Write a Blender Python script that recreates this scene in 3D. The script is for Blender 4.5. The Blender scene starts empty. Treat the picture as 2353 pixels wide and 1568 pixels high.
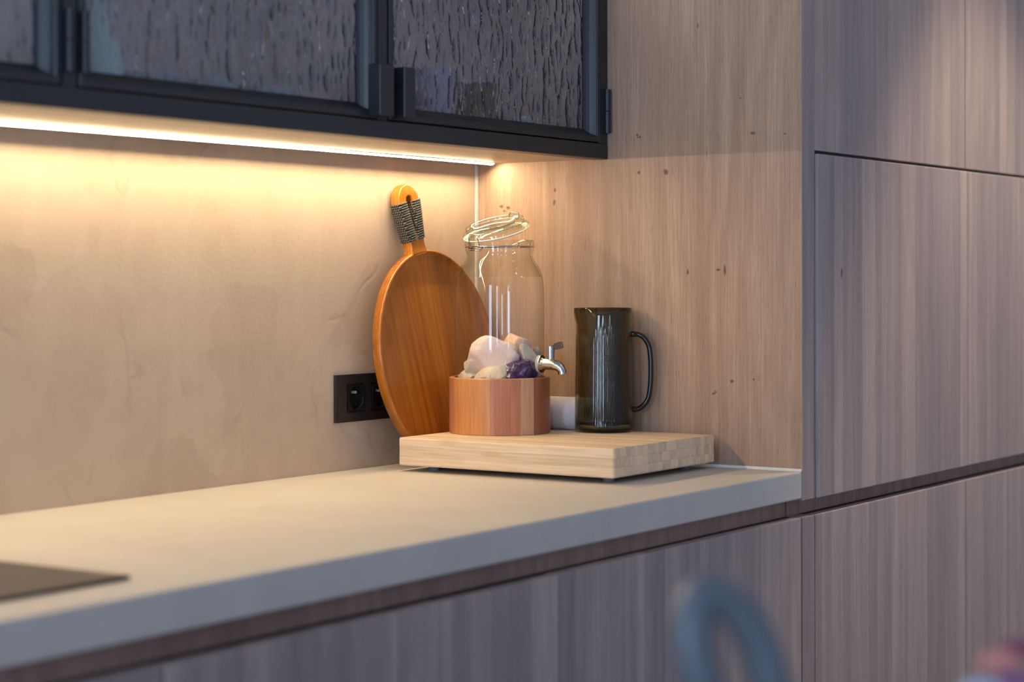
import bpy, bmesh, math, random
from mathutils import Vector, Matrix, noise
PI = math.pi
random.seed(7)
S = bpy.context.scene
COL = S.collection

# ------------------------------------------------------------ camera
cam = bpy.data.cameras.new('camera'); cam_o = bpy.data.objects.new('camera', cam); COL.objects.link(cam_o)
TH = math.radians(33.6387)
CP = Vector((-3.0177, -2.0839, 1.2396))
D_ = Vector((math.cos(TH), math.sin(TH), 0)); R_ = Vector((math.sin(TH), -math.cos(TH), 0)); U_ = Vector((0, 0, 1))
rot = Matrix((R_, U_, -D_)).transposed() @ Matrix.Rotation(math.radians(-0.0835), 3, 'Z')
cam_o.matrix_world = Matrix.Translation(CP) @ rot.to_4x4()
FPX = 4610.29
cam.sensor_fit = 'HORIZONTAL'; cam.sensor_width = 36.0
cam.lens = FPX / 2353 * 36
cam.shift_y = -(784 - 639.88) / 2353
cam.clip_start = 0.05; cam.clip_end = 60
cam.dof.use_dof = True; cam.dof.focus_distance = 3.42; cam.dof.aperture_fstop = 2.9
S.camera = cam_o

# ------------------------------------------------------------ world, windows, ceiling lamp, exposure
w = bpy.data.worlds.new('world'); S.world = w; w.use_nodes = True
bg = w.node_tree.nodes['Background']; bg.inputs[0].default_value = (0.41, 0.575, 1.0, 1); bg.inputs[1].default_value = 0.45
def area(name, loc, rot_, sx, sy, col, power):
    l = bpy.data.lights.new(name, 'AREA'); l.shape = 'RECTANGLE'; l.size = sx; l.size_y = sy
    l.color = col; l.energy = power
    o = bpy.data.objects.new(name, l); COL.objects.link(o); o.location = loc; o.rotation_euler = rot_
    return o
for (yy, ww, pw) in ((-1.25, .70, 82), (-3.3, .42, 48)):      # daylight through the tall windows at the far end of the room
    area('window_daylight', (-6.2, yy, 1.30), (0, -PI/2, 0), 2.3, ww, (0.55, 0.74, 1.0), pw)
area('window_daylight', (-4.35, -6.4, 1.30), (-PI/2, 0, PI), .30, 2.3, (0.55, 0.74, 1.0), 22)
for (lx, ly) in ((-.5, -1.9), (.35, -2.3), (1.2, -1.9), (-.9, -3.0), (.2, -3.4), (1.1, -3.0), (-.1, -1.5), (1.3, -1.3), (-1.5, -2.5), (.7, -3.9)):          # small ceiling lamps of the room
    l_ = area('ceiling_lamp', (lx, ly, 2.58), (0, 0, 0), .05, .05, (1.0, .84, .72), 1.1); l_.data.shape = 'DISK'
area('cabinet_fill', (-1.27, -.06, 2.08), (0, 0, 0), 2.2, .02, (1.0, .90, .88), 40.0)         # added fill light, brightens the inside of the glass cabinet
def spot(name, loc, target, deg, blend, col, power, rad=.04):
    l = bpy.data.lights.new(name, 'SPOT'); l.spot_size = math.radians(deg); l.spot_blend = blend
    l.color = col; l.energy = power; l.shadow_soft_size = rad
    o = bpy.data.objects.new(name, l); COL.objects.link(o); o.location = loc
    o.rotation_euler = (Vector(target) - Vector(loc)).to_track_quat('-Z', 'Y').to_euler()
    return o
spot('ceiling_downlight', (.80, -1.12, 2.56), (.80, -1.10, 0), 70, .6, (1.0, .80, .60), 105)
S.view_settings.view_transform = 'Standard'; S.view_settings.look = 'None'
S.view_settings.exposure = 0.0; S.view_settings.gamma = 1.0; S.view_settings.use_curve_mapping = False
S.cycles.use_denoising = True
S.cycles.use_adaptive_sampling = True; S.cycles.adaptive_threshold = .03
S.cycles.max_bounces = 10; S.cycles.diffuse_bounces = 4; S.cycles.glossy_bounces = 4; S.cycles.transmission_bounces = 9; S.cycles.transparent_max_bounces = 24
S.cycles.sample_clamp_indirect = 6.0
LED_STRENGTH = 205.0

# ------------------------------------------------------------ node helpers
class NT:
    def __init__(s, name):
        s.m = bpy.data.materials.new(name); s.m.use_nodes = True; s.t = s.m.node_tree
        s.p = s.t.nodes['Principled BSDF']; s.out = s.t.nodes['Material Output']
        s.tc = s.t.nodes.new('ShaderNodeTexCoord'); s.oi = s.t.nodes.new('ShaderNodeObjectInfo')
    def n(s, typ, **kw):
        q = s.t.nodes.new('ShaderNode' + typ)
        for k, v in kw.items():
            if k.startswith('i_'):
                key = k[2:]; q.inputs[int(key) if key.isdigit() else key.replace('_', ' ')].default_value = v
            else: setattr(q, k, v)
        return q
    def l(s, a, b): s.t.links.new(a, b)
    def coords(s, sc=(1, 1, 1), src='Object', rnd=0.0):
        mp = s.n('Mapping'); mp.inputs['Scale'].default_value = sc
        if rnd:
            v = s.n('VectorMath', operation='MULTIPLY_ADD')
            cmb = s.n('CombineXYZ'); s.l(s.oi.outputs['Random'], cmb.inputs[0]); s.l(s.oi.outputs['Random'], cmb.inputs[1]); s.l(s.oi.outputs['Random'], cmb.inputs[2])
            s.l(cmb.outputs[0], v.inputs[0]); v.inputs[1].default_value = (rnd, rnd * .7, rnd * 1.3); s.l(s.tc.outputs[src], v.inputs[2])
            s.l(v.outputs[0], mp.inputs[0])
        else: s.l(s.tc.outputs[src], mp.inputs[0])
        return mp.outputs[0]
    def noise(s, vec, scale=1, detail=4, rough=.5, dist=0.):
        q = s.n('TexNoise'); q.inputs['Scale'].default_value = scale; q.inputs['Detail'].default_value = detail
        q.inputs['Roughness'].default_value = rough; q.inputs['Distortion'].default_value = dist; s.l(vec, q.inputs['Vector']); return q.outputs['Fac']
    def voro(s, vec, scale=1, feature='F1', out='Distance', rnd=1.):
        q = s.n('TexVoronoi', feature=feature); q.inputs['Scale'].default_value = scale; q.inputs['Randomness'].default_value = rnd
        s.l(vec, q.inputs['Vector']); return q.outputs[out]
    def ramp(s, fac, stops, interp='LINEAR'):
        q = s.n('ValToRGB'); cr = q.color_ramp; cr.interpolation = interp
        while len(cr.elements) < len(stops): cr.elements.new(.5)
        for e, (p, c) in zip(cr.elements, stops):
            e.position = p; e.color = (c, c, c, 1) if isinstance(c, (int, float)) else (*c, 1)
        s.l(fac, q.inputs[0]); return q.outputs[0]
    def mix(s, fac, a, b, mode='MIX'):
        q = s.n('MixRGB', blend_type=mode)
        for i, x in ((0, fac), (1, a), (2, b)):
            if isinstance(x, (int, float)): q.inputs[i].default_value = x if i == 0 else (x, x, x, 1)
            elif isinstance(x, tuple): q.inputs[i].default_value = (*x, 1)
            else: s.l(x, q.inputs[i])
        return q.outputs[0]
    def math(s, op, a, b=0.):
        q = s.n('Math', operation=op)
        for i, x in ((0, a), (1, b)):
            if isinstance(x, (int, float)): q.inputs[i].default_value = x
            else: s.l(x, q.inputs[i])
        return q.outputs[0]
    def bump(s, h, strength=.2, dist=.001):
        q = s.n('Bump'); q.inputs['Strength'].default_value = strength; q.inputs['Distance'].default_value = dist
        s.l(h, q.inputs['Height']); s.l(q.outputs[0], s.p.inputs['Normal']); return q
    def base(s, c):
        if isinstance(c, tuple): s.p.inputs['Base Color'].default_value = (*c, 1)
        else: s.l(c, s.p.inputs['Base Color'])
    def set(s, **kw):
        for k, v in kw.items(): s.p.inputs[k.replace('_', ' ')].default_value = v
        return s

def simple(name, col, rough=.5, metal=0., vary=.06, scale=60, **kw):
    t = NT(name); f = t.noise(t.coords(), scale, 3)
    dk = tuple(c * (1 - vary) for c in col); lt = tuple(min(1, c * (1 + vary)) for c in col)
    t.base(t.ramp(f, [(.3, dk), (.7, lt)])); t.set(Roughness=rough, Metallic=metal, **kw); return t.m

def oak(name, light, mid, dark, staves=0., pore=1., knots=True, rnd=3.7, rough=.55, spots=None):
    """vertical-grained oak: z is the grain direction"""
    t = NT(name)
    broad = t.noise(t.coords((5, 5, .8), rnd=rnd), 1, 3, .5, .4)
    fl = t.n('SeparateXYZ'); t.l(t.coords((1, 1, 1), rnd=rnd), fl.inputs[0])
    s_ = t.math('ADD', fl.outputs[0], fl.outputs[1])
    warp = t.noise(t.coords((3.2, 3.2, .9), rnd=rnd), 1, 2, .5, .6)
    ph = t.math('ADD', t.math('MULTIPLY', s_, 95.), t.math('MULTIPLY', warp, 42.))
    bands = t.math('MULTIPLY_ADD' if False else 'ADD', t.math('MULTIPLY', t.math('SINE', ph), .5), .5)
    fine = t.noise(t.coords((380, 380, 7), rnd=rnd), 1, 5, .65)
    pores = t.noise(t.coords((1000, 1000, 32), rnd=rnd), 1, 2, .5)
    long_ = t.noise(t.coords((45, 45, 1.3), rnd=rnd), 1, 4, .6)
    c = t.mix(t.ramp(broad, [(.32, 0.), (.68, 1.)]), light, mid)
    c = t.mix(t.math('MULTIPLY', t.ramp(long_, [(.38, 0.), (.66, 1.)]), .52), c, dark)
    c = t.mix(t.math('MULTIPLY', t.math('MULTIPLY', bands, t.ramp(warp, [(.4, .15), (.62, 1.)])), .38), c, dark)
    c = t.mix(t.math('MULTIPLY', t.ramp(fine, [(.42, 1.), (.60, 0.)]), .46), c, dark)
    pm = t.ramp(pores, [(.29, 1.), (.36, 0.)])
    c = t.mix(t.math('MULTIPLY', pm, .62 * pore), c, tuple(x * .38 for x in dark))
    if staves:
        cell = t.voro(t.coords((staves, staves, .0001), rnd=rnd), 1, 'F1', 'Color')
        sx = t.n('SeparateXYZ'); t.l(cell, sx.inputs[0])
        c = t.mix(1., c, t.ramp(sx.outputs[0], [(.0, (.80, .80, .83)), (.5, (.95, .94, .94)), (1., (1.12, 1.10, 1.06))]), 'MULTIPLY')
    if knots:
        kv = t.coords((6.5, 6.5, 2.6), rnd=rnd)
        kd = t.voro(kv, 1., 'F1', 'Distance')
        km = t.ramp(t.math('ADD', kd, t.math('MULTIPLY', t.noise(t.coords((90, 90, 50), rnd=rnd), 1, 3), .05)), [(.040, 1.), (.058, 0.)])
        kn2 = t.ramp(kd, [(.0, 1.), (.19, 0.)])
        c = t.mix(t.math('MULTIPLY', kn2, .20), c, dark)
        c = t.mix(t.math('MULTIPLY', km, .8), c, tuple(x * .22 for x in dark))
    if spots:      # individual dark knots and pips, (y, z, half width, half height)
        sp = t.n('SeparateXYZ'); wv = t.n('VectorMath', operation='MULTIPLY_ADD'); nz = t.n('TexNoise'); nz.inputs['Scale'].default_value = 160
        t.l(t.tc.outputs['Object'], nz.inputs['Vector']); t.l(nz.outputs['Color'], wv.inputs[0]); wv.inputs[1].default_value = (0, .005, .007); t.l(t.tc.outputs['Object'], wv.inputs[2]); t.l(wv.outputs[0], sp.inputs[0])
        tot = None
        for (y, z, ry, rz) in spots:
            dy = t.math('MULTIPLY', t.math('SUBTRACT', sp.outputs[1], y + .0025), 1 / ry); dz = t.math('MULTIPLY', t.math('SUBTRACT', sp.outputs[2], z + .0035), 1 / rz)
            d2 = t.math('ADD', t.math('MULTIPLY', dy, dy), t.math('MULTIPLY', dz, dz))
            g_ = t.math('SUBTRACT', 1.25, d2); g_ = t.math('MAXIMUM', g_, 0.)
            tot = g_ if tot is None else t.math('MAXIMUM', tot, g_)
        c = t.mix(t.math('MULTIPLY', t.math('MINIMUM', tot, 1.), .78), c, tuple(x * .25 for x in dark))
    t.base(c); t.set(Roughness=rough)
    t.p.inputs['Specular IOR Level'].default_value = .35
    t.bump(t.mix(.5, fine, t.math('SUBTRACT', 1., pm)), .25, .0004)
    return t.m

def plaster(name, a, b, c3, patch=1.0, streak=None):
    t = NT(name)
    v0 = t.coords((1, 1, 1))
    wob = t.n('VectorMath', operation='MULTIPLY_ADD'); nz = t.n('TexNoise'); nz.inputs['Scale'].default_value = 9; nz.inputs['Detail'].default_value = 5; t.l(v0, nz.inputs['Vector'])
    t.l(nz.outputs['Color'], wob.inputs[0]); wob.inputs[1].default_value = (.13, .13, .13); t.l(v0, wob.inputs[2])
    big = t.noise(v0, 3.2, 5, .55, .6); med = t.noise(v0, 11, 5, .6, 1.0)
    mp = t.n('Mapping'); mp.inputs['Scale'].default_value = (6, 6, 4.5); mp.inputs['Rotation'].default_value = (0, .5, 0); t.l(wob.outputs[0], mp.inputs[0])
    cell = t.n('TexVoronoi', feature='F1'); cell.inputs['Scale'].default_value = 1.0; t.l(mp.outputs[0], cell.inputs['Vector'])
    sx = t.n('SeparateXYZ'); t.l(cell.outputs['Color'], sx.inputs[0])
    f = t.mix(.30 * patch, big, sx.outputs[0])
    f = t.mix(.30, f, med)
    st = t.noise(t.coords((16, 16, 3.5)), 1, 4, .6, 1.2)
    f = t.mix(.25, f, st)
    col = t.ramp(f, [(.25, a), (.5, b), (.75, c3)])
    mp2 = t.n('Mapping'); mp2.inputs['Scale'].default_value = (5.5, 5.5, 3.6); mp2.inputs['Rotation'].default_value = (0, -.35, 0); t.l(wob.outputs[0], mp2.inputs[0])
    ve = t.n('TexVoronoi', feature='DISTANCE_TO_EDGE'); ve.inputs['Scale'].default_value = 1.; t.l(mp2.outputs[0], ve.inputs['Vector'])
    ln = t.math('MULTIPLY', t.ramp(ve.outputs['Distance'], [(0., 1.), (.035, 0.)]), t.ramp(t.noise(v0, 7, 2), [(.5, 0.), (.6, 1.)]))
    col = t.mix(t.math('MULTIPLY', ln, .22 * patch), col, tuple(x * .62 for x in a))
    t.base(col); t.set(Roughness=.62); t.p.inputs['Specular IOR Level'].default_value = .3
    h = t.mix(.5, t.mix(.35, sx.outputs[0], med), t.noise(v0, 160, 3)); h = t.math('SUBTRACT', h, t.math('MULTIPLY', ln, .35))
    if streak:
        h = t.mix(.5, h, t.noise(t.coords(streak), 1, 3))
    t.bump(h, .34, .0028)
    return t.m

# ------------------------------------------------------------ mesh helpers
def tag(o, label=None, cat=None, group=None, kind=None):
    for k, v in (('label', label), ('category', cat), ('group', group), ('kind', kind)):
        if v: o[k] = v
    return o
def thing(name, loc, label, cat, group=None, rz=0.):
    o = bpy.data.objects.new(name, None); COL.objects.link(o); o.location = loc; o.rotation_euler = (0, 0, rz)
    o.empty_display_size = .05
    return tag(o, label, cat, group)
def obj(name, bm, m, parent=None, smooth=None, loc=None, label=None):
    bmesh.ops.recalc_face_normals(bm, faces=bm.faces)
    me = bpy.data.meshes.new(name); bm.to_mesh(me); bm.free()
    me.materials.append(m)
    if smooth is not None:
        me.polygons.foreach_set('use_smooth', [True] * len(me.polygons))
        if smooth < 180: me.set_sharp_from_angle(angle=math.radians(smooth))
    o = bpy.data.objects.new(name, me); COL.objects.link(o)
    if loc: o.location = loc
    if parent: o.parent = parent
    if label: o['label'] = label
    return o
def box(bm, x0, x1, y0, y1, z0, z1, bev=0., seg=2):
    g = bmesh.ops.create_cube(bm, size=1.); vs = g['verts']
    for v in vs: v.co = Vector(((x0 + x1) / 2 + v.co.x * (x1 - x0), (y0 + y1) / 2 + v.co.y * (y1 - y0), (z0 + z1) / 2 + v.co.z * (z1 - z0)))
    if bev:
        es = {e for v in vs for e in v.link_edges}
        bmesh.ops.bevel(bm, geom=list(es), offset=bev, segments=seg, affect='EDGES', profile=.5)
def BX(*a, **k):
    bm = bmesh.new(); box(bm, *a, **k); return bm
def lathe(bm, prof, n=64, cx=0, cy=0, closed=False, radial=None, cap=True):
    rings = []
    for (r, z) in prof:
        if r < 1e-6: rings.append([bm.verts.new((cx, cy, z))]); continue
        ring = []
        for i in range(n):
            a = 2 * PI * i / n; rr = r + (radial(a, r, z) if radial else 0)
            ring.append(bm.verts.new((cx + rr * math.cos(a), cy + rr * math.sin(a), z)))
        rings.append(ring)
    pairs = list(zip(rings, rings[1:])) + ([(rings[-1], rings[0])] if closed else [])
    for A, B in pairs:
        if len(A) == 1 and len(B) == 1: continue
        for i in range(n):
            j = (i + 1) % n
            if len(A) == 1: bm.faces.new((A[0], B[i], B[j]))
            elif len(B) == 1: bm.faces.new((A[i], B[0], A[j]))
            else: bm.faces.new((A[i], B[i], B[j], A[j]))
    return rings
def tube(bm, pts, rad, n=10, closed=False, caps=True, up=Vector((0, 0, 1))):
    pts = [Vector(p) for p in pts]; m = len(pts); rings = []
    rads = rad if isinstance(rad, (list, tuple)) else [rad] * m
    prev = None
    for i, p in enumerate(pts):
        if closed: tg = pts[(i + 1) % m] - pts[i - 1]
        else: tg = pts[min(i + 1, m - 1)] - pts[max(i - 1, 0)]
        tg.normalize()
        if prev is None:
            a = up.cross(tg)
            if a.length < 1e-3: a = Vector((1, 0, 0)).cross(tg)
        else: a = prev - tg * prev.dot(tg)
        a.normalize(); prev = a; b = tg.cross(a)
        rings.append([bm.verts.new(p + (a * math.cos(2 * PI * k / n) + b * math.sin(2 * PI * k / n)) * rads[i]) for k in range(n)])
    rr = list(zip(rings, rings[1:]))
    if closed: rr.append((rings[-1], rings[0]))
    for A, B in rr:
        off = 0
        if closed and A is rings[-1]:
            off = min(range(n), key=lambda o_: (A[0].co - B[o_].co).length)
        for k in range(n): bm.faces.new((A[k], A[(k + 1) % n], B[(k + 1 + off) % n], B[(k + off) % n]))
    if caps and not closed:
        bm.faces.new(rings[0][::-1]); bm.faces.new(rings[-1])
def spline(pts, k=8):
    P = [Vector(p) for p in pts]; out = []
    for i in range(len(P) - 1):
        p0 = P[max(i - 1, 0)]; p1 = P[i]; p2 = P[i + 1]; p3 = P[min(i + 2, len(P) - 1)]
        for s in range(k):
            t = s / k
            out.append(.5 * ((2 * p1) + (p2 - p0) * t + (2 * p0 - 5 * p1 + 4 * p2 - p3) * t * t + (3 * p1 - p0 - 3 * p2 + p3) * t ** 3))
    out.append(P[-1]); return out
def cyl_between(bm, p0, p1, r, n=24, r2=None):
    tube(bm, [p0, p1], [r, r if r2 is None else r2], n)

# ------------------------------------------------------------ materials
M = {}
M['wall'] = plaster('lime_plaster', (.485, .38, .285), (.59, .48, .365), (.67, .56, .435))
M['worktop'] = plaster('microcement', (.54, .51, .46), (.605, .57, .515), (.66, .625, .565), patch=.4, streak=(2.5, 26, 26))
M['ceiling'] = simple('ceiling_paint', (.72, .72, .70), .8, vary=.02)
M['floor'] = simple('floor_screed', (.20, .20, .20), .5, vary=.08, scale=4)
M['oak'] = oak('oak_panel', (.575, .42, .305), (.485, .34, .243), (.31, .20, .137), pore=1., knots=False, spots=[(-0.5070, 1.2522, 0.0027, 0.0105), (-0.4946, 1.2537, 0.0045, 0.0030), (-0.1670, 1.3743, 0.0032, 0.0053), (-0.1680, 1.3968, 0.0027, 0.0045), (-0.3939, 1.4224, 0.0045, 0.0053), (-0.3405, 1.4225, 0.0027, 0.0037), (-0.0530, 1.3705, 0.0045, 0.0037), (-0.0682, 1.3670, 0.0054, 0.0037), (-0.0606, 1.3601, 0.0036, 0.0023), (-0.3380, 1.4883, 0.0027, 0.0023), (-0.3423, 1.4836, 0.0027, 0.0023), (-0.3380, 1.4837, 0.0018, 0.0015), (-0.5378, 1.5422, 0.0018, 0.0015), (-0.5604, 1.4821, 0.0054, 0.0023), (-0.4361, 1.2502, 0.0027, 0.0045), (-0.4859, 1.0437, 0.0036, 0.0030), (-0.4901, 1.0475, 0.0027, 0.0015), (-0.5206, 1.0653, 0.0036, 0.0030), (-0.5614, 1.0701, 0.0022, 0.0023), (-0.6205, 1.4782, 0.0027, 0.0015), (-0.4561, 1.6686, 0.0018, 0.0053)])
M['oak_door'] = oak('oak_door', (.515, .43, .40), (.44, .36, .34), (.29, .23, .22), staves=17., pore=.35)
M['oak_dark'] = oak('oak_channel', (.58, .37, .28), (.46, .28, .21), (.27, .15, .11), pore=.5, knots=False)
M['soffit'] = simple('soffit_laminate', (.56, .46, .34), .45, vary=.04, scale=5)
M['black'] = simple('black_powder_coat', (.020, .022, .026), .38, vary=.15, scale=900)
M['inner'] = simple('cabinet_lining', (.70, .65, .63), .6, vary=.08, scale=3)
M['plate_black'] = simple('black_plastic', (.018, .017, .018), .42, vary=.1, scale=300)
M['insert_black'] = simple('black_gloss_plastic', (.012, .012, .013), .22, vary=.1, scale=300)
M['pin'] = simple('pin_metal', (.80, .78, .75), .3, .4)
M['seal'] = simple('white_sealant', (.78, .80, .76), .45, vary=.04)
M['steel'] = simple('brushed_steel', (.62, .58, .54), .22, 1., vary=.04)
M['wire'] = simple('wire_steel', (.55, .52, .48), .2, 1.)
M['silicone'] = simple('grey_silicone', (.50, .50, .44), .5)
M['foot'] = simple('grey_rubber', (.22, .23, .25), .6)
M['lever'] = simple('dark_lever', (.09, .07, .06), .35, .3)
M['gap'] = simple('carcass_gap_shade', (.035, .030, .028), .8)  # carcass coloured near black to paint the shade seen in the door gaps
M['hobglass'] = simple('black_hob_glass', (.012, .011, .010), .12)
M['grey_ceramic'] = simple('blue_grey_ceramic', (.105, .122, .15), .38, vary=.04)

t = NT('led_diffuser'); t.p.inputs['Base Color'].default_value = (1, .9, .8, 1)
t.p.inputs['Emission Color'].default_value = (1.0, .745, .44, 1); t.p.inputs['Emission Strength'].default_value = LED_STRENGTH
M['led'] = t.m

def thin_glass(name, tint, ior=1.45, rough=0.02, edge=None):
    t = NT(name); t.t.nodes.remove(t.p)
    tr = t.n('BsdfTransparent'); gl = t.n('BsdfGlossy'); gl.inputs['Roughness'].default_value = rough
    fr = t.n('Fresnel'); ge = t.n('NewGeometry')
    t.l(t.math('ADD', t.math('MULTIPLY', ge.outputs['Backfacing'], 1 / ior - ior), ior), fr.inputs['IOR'])
    if edge:
        lw = t.n('LayerWeight'); lw.inputs[0].default_value = .25
        t.l(t.mix(t.math('POWER', lw.outputs['Facing'], 2.2), tint, edge), tr.inputs[0])
    else: tr.inputs[0].default_value = (*tint, 1)
    mx = t.n('MixShader'); t.l(fr.outputs[0], mx.inputs[0]); t.l(tr.outputs[0], mx.inputs[1]); t.l(gl.outputs[0], mx.inputs[2])
    t.l(mx.outputs[0], t.out.inputs[0]); return t.m
M['jar'] = thin_glass('clear_jar_glass', (.97, .975, .955), 1.5, .045, edge=(.62, .64, .57))
M['lid'] = thin_glass('clear_lid_glass', (.95, .975, .94), 1.9, .07, edge=(.60, .72, .57))
t = NT('smoked_jug_glass'); t.base((.40, .40, .28)); t.set(Roughness=.015, Transmission_Weight=1., IOR=1.45); M['smoke'] = t.m
t = NT('smoked_handle_glass'); t.base((.010, .010, .008)); t.set(Roughness=.06); M['smoke_dark'] = t.m
t = NT('gasket_rubber'); t.base((.92, .92, .86)); t.set(Roughness=.4); M['gasket'] = t.m

# hammered cathedral glass of the cabinet doors
t = NT('hammered_glass')
wv = t.n('VectorMath', operation='MULTIPLY_ADD'); nz = t.n('TexNoise'); nz.inputs['Scale'].default_value = 22; nz.inputs['Detail'].default_value = 3; t.l(t.coords(), nz.inputs['Vector'])
t.l(nz.outputs['Color'], wv.inputs[0]); wv.inputs[1].default_value = (.016, .0, .03); t.l(t.tc.outputs['Object'], wv.inputs[2])
mp = t.n('Mapping'); mp.inputs['Scale'].default_value = (72, 5, 27); t.l(wv.outputs[0], mp.inputs[0])
vo = t.n('TexVoronoi', feature='SMOOTH_F1'); vo.inputs['Scale'].default_value = 1.; vo.inputs['Smoothness'].default_value = .35; t.l(mp.outputs[0], vo.inputs['Vector'])
t.base((.93, .93, .95)); t.set(Roughness=.03, Transmission_Weight=1., IOR=1.45)
h = t.mix(.20, vo.outputs['Distance'], t.noise(t.coords((110, 110, 62)), 1, 2))
t.bump(h, 1., .0060); M['hammered'] = t.m

# warm acacia for the round board
t = NT('oiled_acacia')
cell = t.voro(t.coords((15, .001, .001)), 1, 'F1', 'Color'); sx = t.n('SeparateXYZ'); t.l(cell, sx.inputs[0])
lg = t.noise(t.coords((38, 38, 3)), 1, 5, .6, .5); fn = t.noise(t.coords((260, 260, 12)), 1, 3, .6)
c = t.mix(t.ramp(lg, [(.3, 0.), (.7, 1.)]), (.60, .225, .022), (.37, .115, .010))
c = t.mix(t.math('MULTIPLY', t.ramp(fn, [(.4, 1.), (.6, 0.)]), .32), c, (.20, .055, .006))
c = t.mix(1., c, t.ramp(sx.outputs[0], [(.0, (.78, .76, .74)), (1., (1.15, 1.12, 1.05))]), 'MULTIPLY')
t.base(c); t.set(Roughness=.26); t.p.inputs['Coat Weight'].default_value = .35; t.p.inputs['Coat Roughness'].default_value = .2
t.bump(fn, .08, .0003); M['acacia'] = t.m

# black and white twisted cord
t = NT('twisted_cord'); sp = t.n('SeparateXYZ'); t.l(t.tc.outputs['Object'], sp.inputs[0])
ph = t.math('ADD', t.math('MULTIPLY', t.math('ADD', sp.outputs[0], t.math('MULTIPLY', sp.outputs[1], .8)), 1700.), t.math('MULTIPLY', sp.outputs[2], 1100.))
c = t.mix(t.ramp(t.math('ADD', t.math('MULTIPLY', t.math('SINE', ph), .5), .5), [(.72, 0.), (.9, 1.)]), (.014, .015, .015), (.25, .26, .235))
t.base(c); t.set(Roughness=.85); M['cord'] = t.m

def woodlike(name, a, b, d, rot_y=False, rnd=5., fine_s=(12, 260, 260), long_s=(2, 40, 40), rough=.5, tone=.18, node=0.):
    t = NT(name)
    lg = t.noise(t.coords(long_s, rnd=rnd), 1, 5, .6, .5); fn = t.noise(t.coords(fine_s, rnd=rnd), 1, 3, .6)
    c = t.mix(t.ramp(lg, [(.3, 0.), (.7, 1.)]), a, b)
    c = t.mix(t.math('MULTIPLY', t.ramp(fn, [(.38, 1.), (.58, 0.)]), .4), c, d)
    rr = t.math('ADD', t.math('MULTIPLY', t.oi.outputs['Random'], 2 * tone), 1 - tone)
    cb = t.n('CombineXYZ'); [t.l(rr, cb.inputs[i]) for i in range(3)]
    c = t.mix(1., c, cb.outputs[0], 'MULTIPLY')
    if node:
        kd = t.voro(t.coords((40, 9, 40), rnd=rnd), 1, 'F1', 'Distance')
        c = t.mix(t.math('MULTIPLY', t.ramp(kd, [(.1, 1.), (.24, 0.)]), node), c, d)
    t.base(c); t.set(Roughness=rough); t.bump(fn, .12, .0003); return t.m
M['bamboo'] = woodlike('bamboo', (.86, .70, .51), (.78, .61, .42), (.58, .39, .21), fine_s=(300, 9, 300), long_s=(60, 3, 60), tone=.15, node=.35)
M['beech'] = woodlike('beech_stave', (.60, .29, .125), (.48, .205, .08), (.28, .10, .035), fine_s=(300, 300, 10), long_s=(45, 45, 4), tone=.36, rough=.4)

fs, lsx = (300, 300, 10), (45, 45, 4)
BV = [woodlike('beech_pink', (.56, .25, .13), (.46, .18, .09), (.28, .10, .05), fine_s=fs, long_s=lsx, tone=.03, rough=.4, rnd=3),
      woodlike('beech_orange', (.68, .33, .13), (.56, .25, .085), (.36, .13, .04), fine_s=fs, long_s=(30, 30, 5), tone=.03, rough=.4, rnd=7),
      woodlike('beech_pale', (.66, .40, .22), (.58, .33, .17), (.42, .20, .09), fine_s=fs, long_s=lsx, tone=.03, rough=.4, rnd=11),
      woodlike('beech_red', (.42, .16, .07), (.34, .12, .05), (.20, .06, .025), fine_s=fs, long_s=lsx, tone=.03, rough=.4, rnd=17)]
# ============================================================ SETTING
tag(obj('wall_back', BX(-4.2, 1.75, 0, .12, 0, 2.62), M['wall']), kind='structure')
tag(obj('floor', BX(-6.4, 1.75, -4.2, .12, -.1, 0), M['floor']), kind='structure')
tag(obj('ceiling', BX(-4.2, 1.75, -3.0, .12, 2.62, 2.72), M['ceiling']), kind='structure')
tag(obj('wall_right', BX(1.75, 1.85, -4.2, .12, 0, 2.62), M['ceiling']), kind='structure')
# sealant beads: along the worktop and up the corner
b = bmesh.new(); box(b, -.0035, 0., -.650, 0., .9195, .9245, .001)
tag(obj('trim_1', b, M['seal']), kind='structure')
tag(obj('trim_2', BX(-.0085, 0., -.0035, 0., .9195, 1.447, .0012), M['seal']), kind='structure')

# ============================================================ FITTED FURNITURE
YF = -.65
# worktop
wt = obj('worktop', BX(-2.9, -.0002, YF, -.0002, .875, .92, .003, 3), M['worktop'])
tag(wt, 'continuous pale microcement worktop slab along the plastered back wall', 'worktop')

# end panel between the worktop and the tall cabinets
ep = thing('end_panel', (0, 0, 0), 'wide light oak side panel closing the worktop niche on the right', 'panel')
PX1 = .0485
obj('panel', BX(0, PX1, YF + .001, 0, .8725, 2.6), M['oak'], ep)
obj('edge_band', BX(0, PX1, YF, YF + .0009, .8725, 2.6), M['oak_door'], ep, label='greyer vertical front edge')
obj('lower_strip', BX(.0005, PX1 - .001, YF, -.02, .1, .8442, .0012), M['oak_door'], ep)
obj('channel_strip', BX(.003, PX1 - .001, YF + .03, -.02, .8442, .8725), M['oak_dark'], ep)

def door_leaf(name, x0, x1, z0, z1, parent, y0=YF, thick=.019, m='oak_door'):
    return obj(name, BX(x0, x1, y0, y0 + thick, z0, z1, .0012), M[m], parent)
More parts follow.
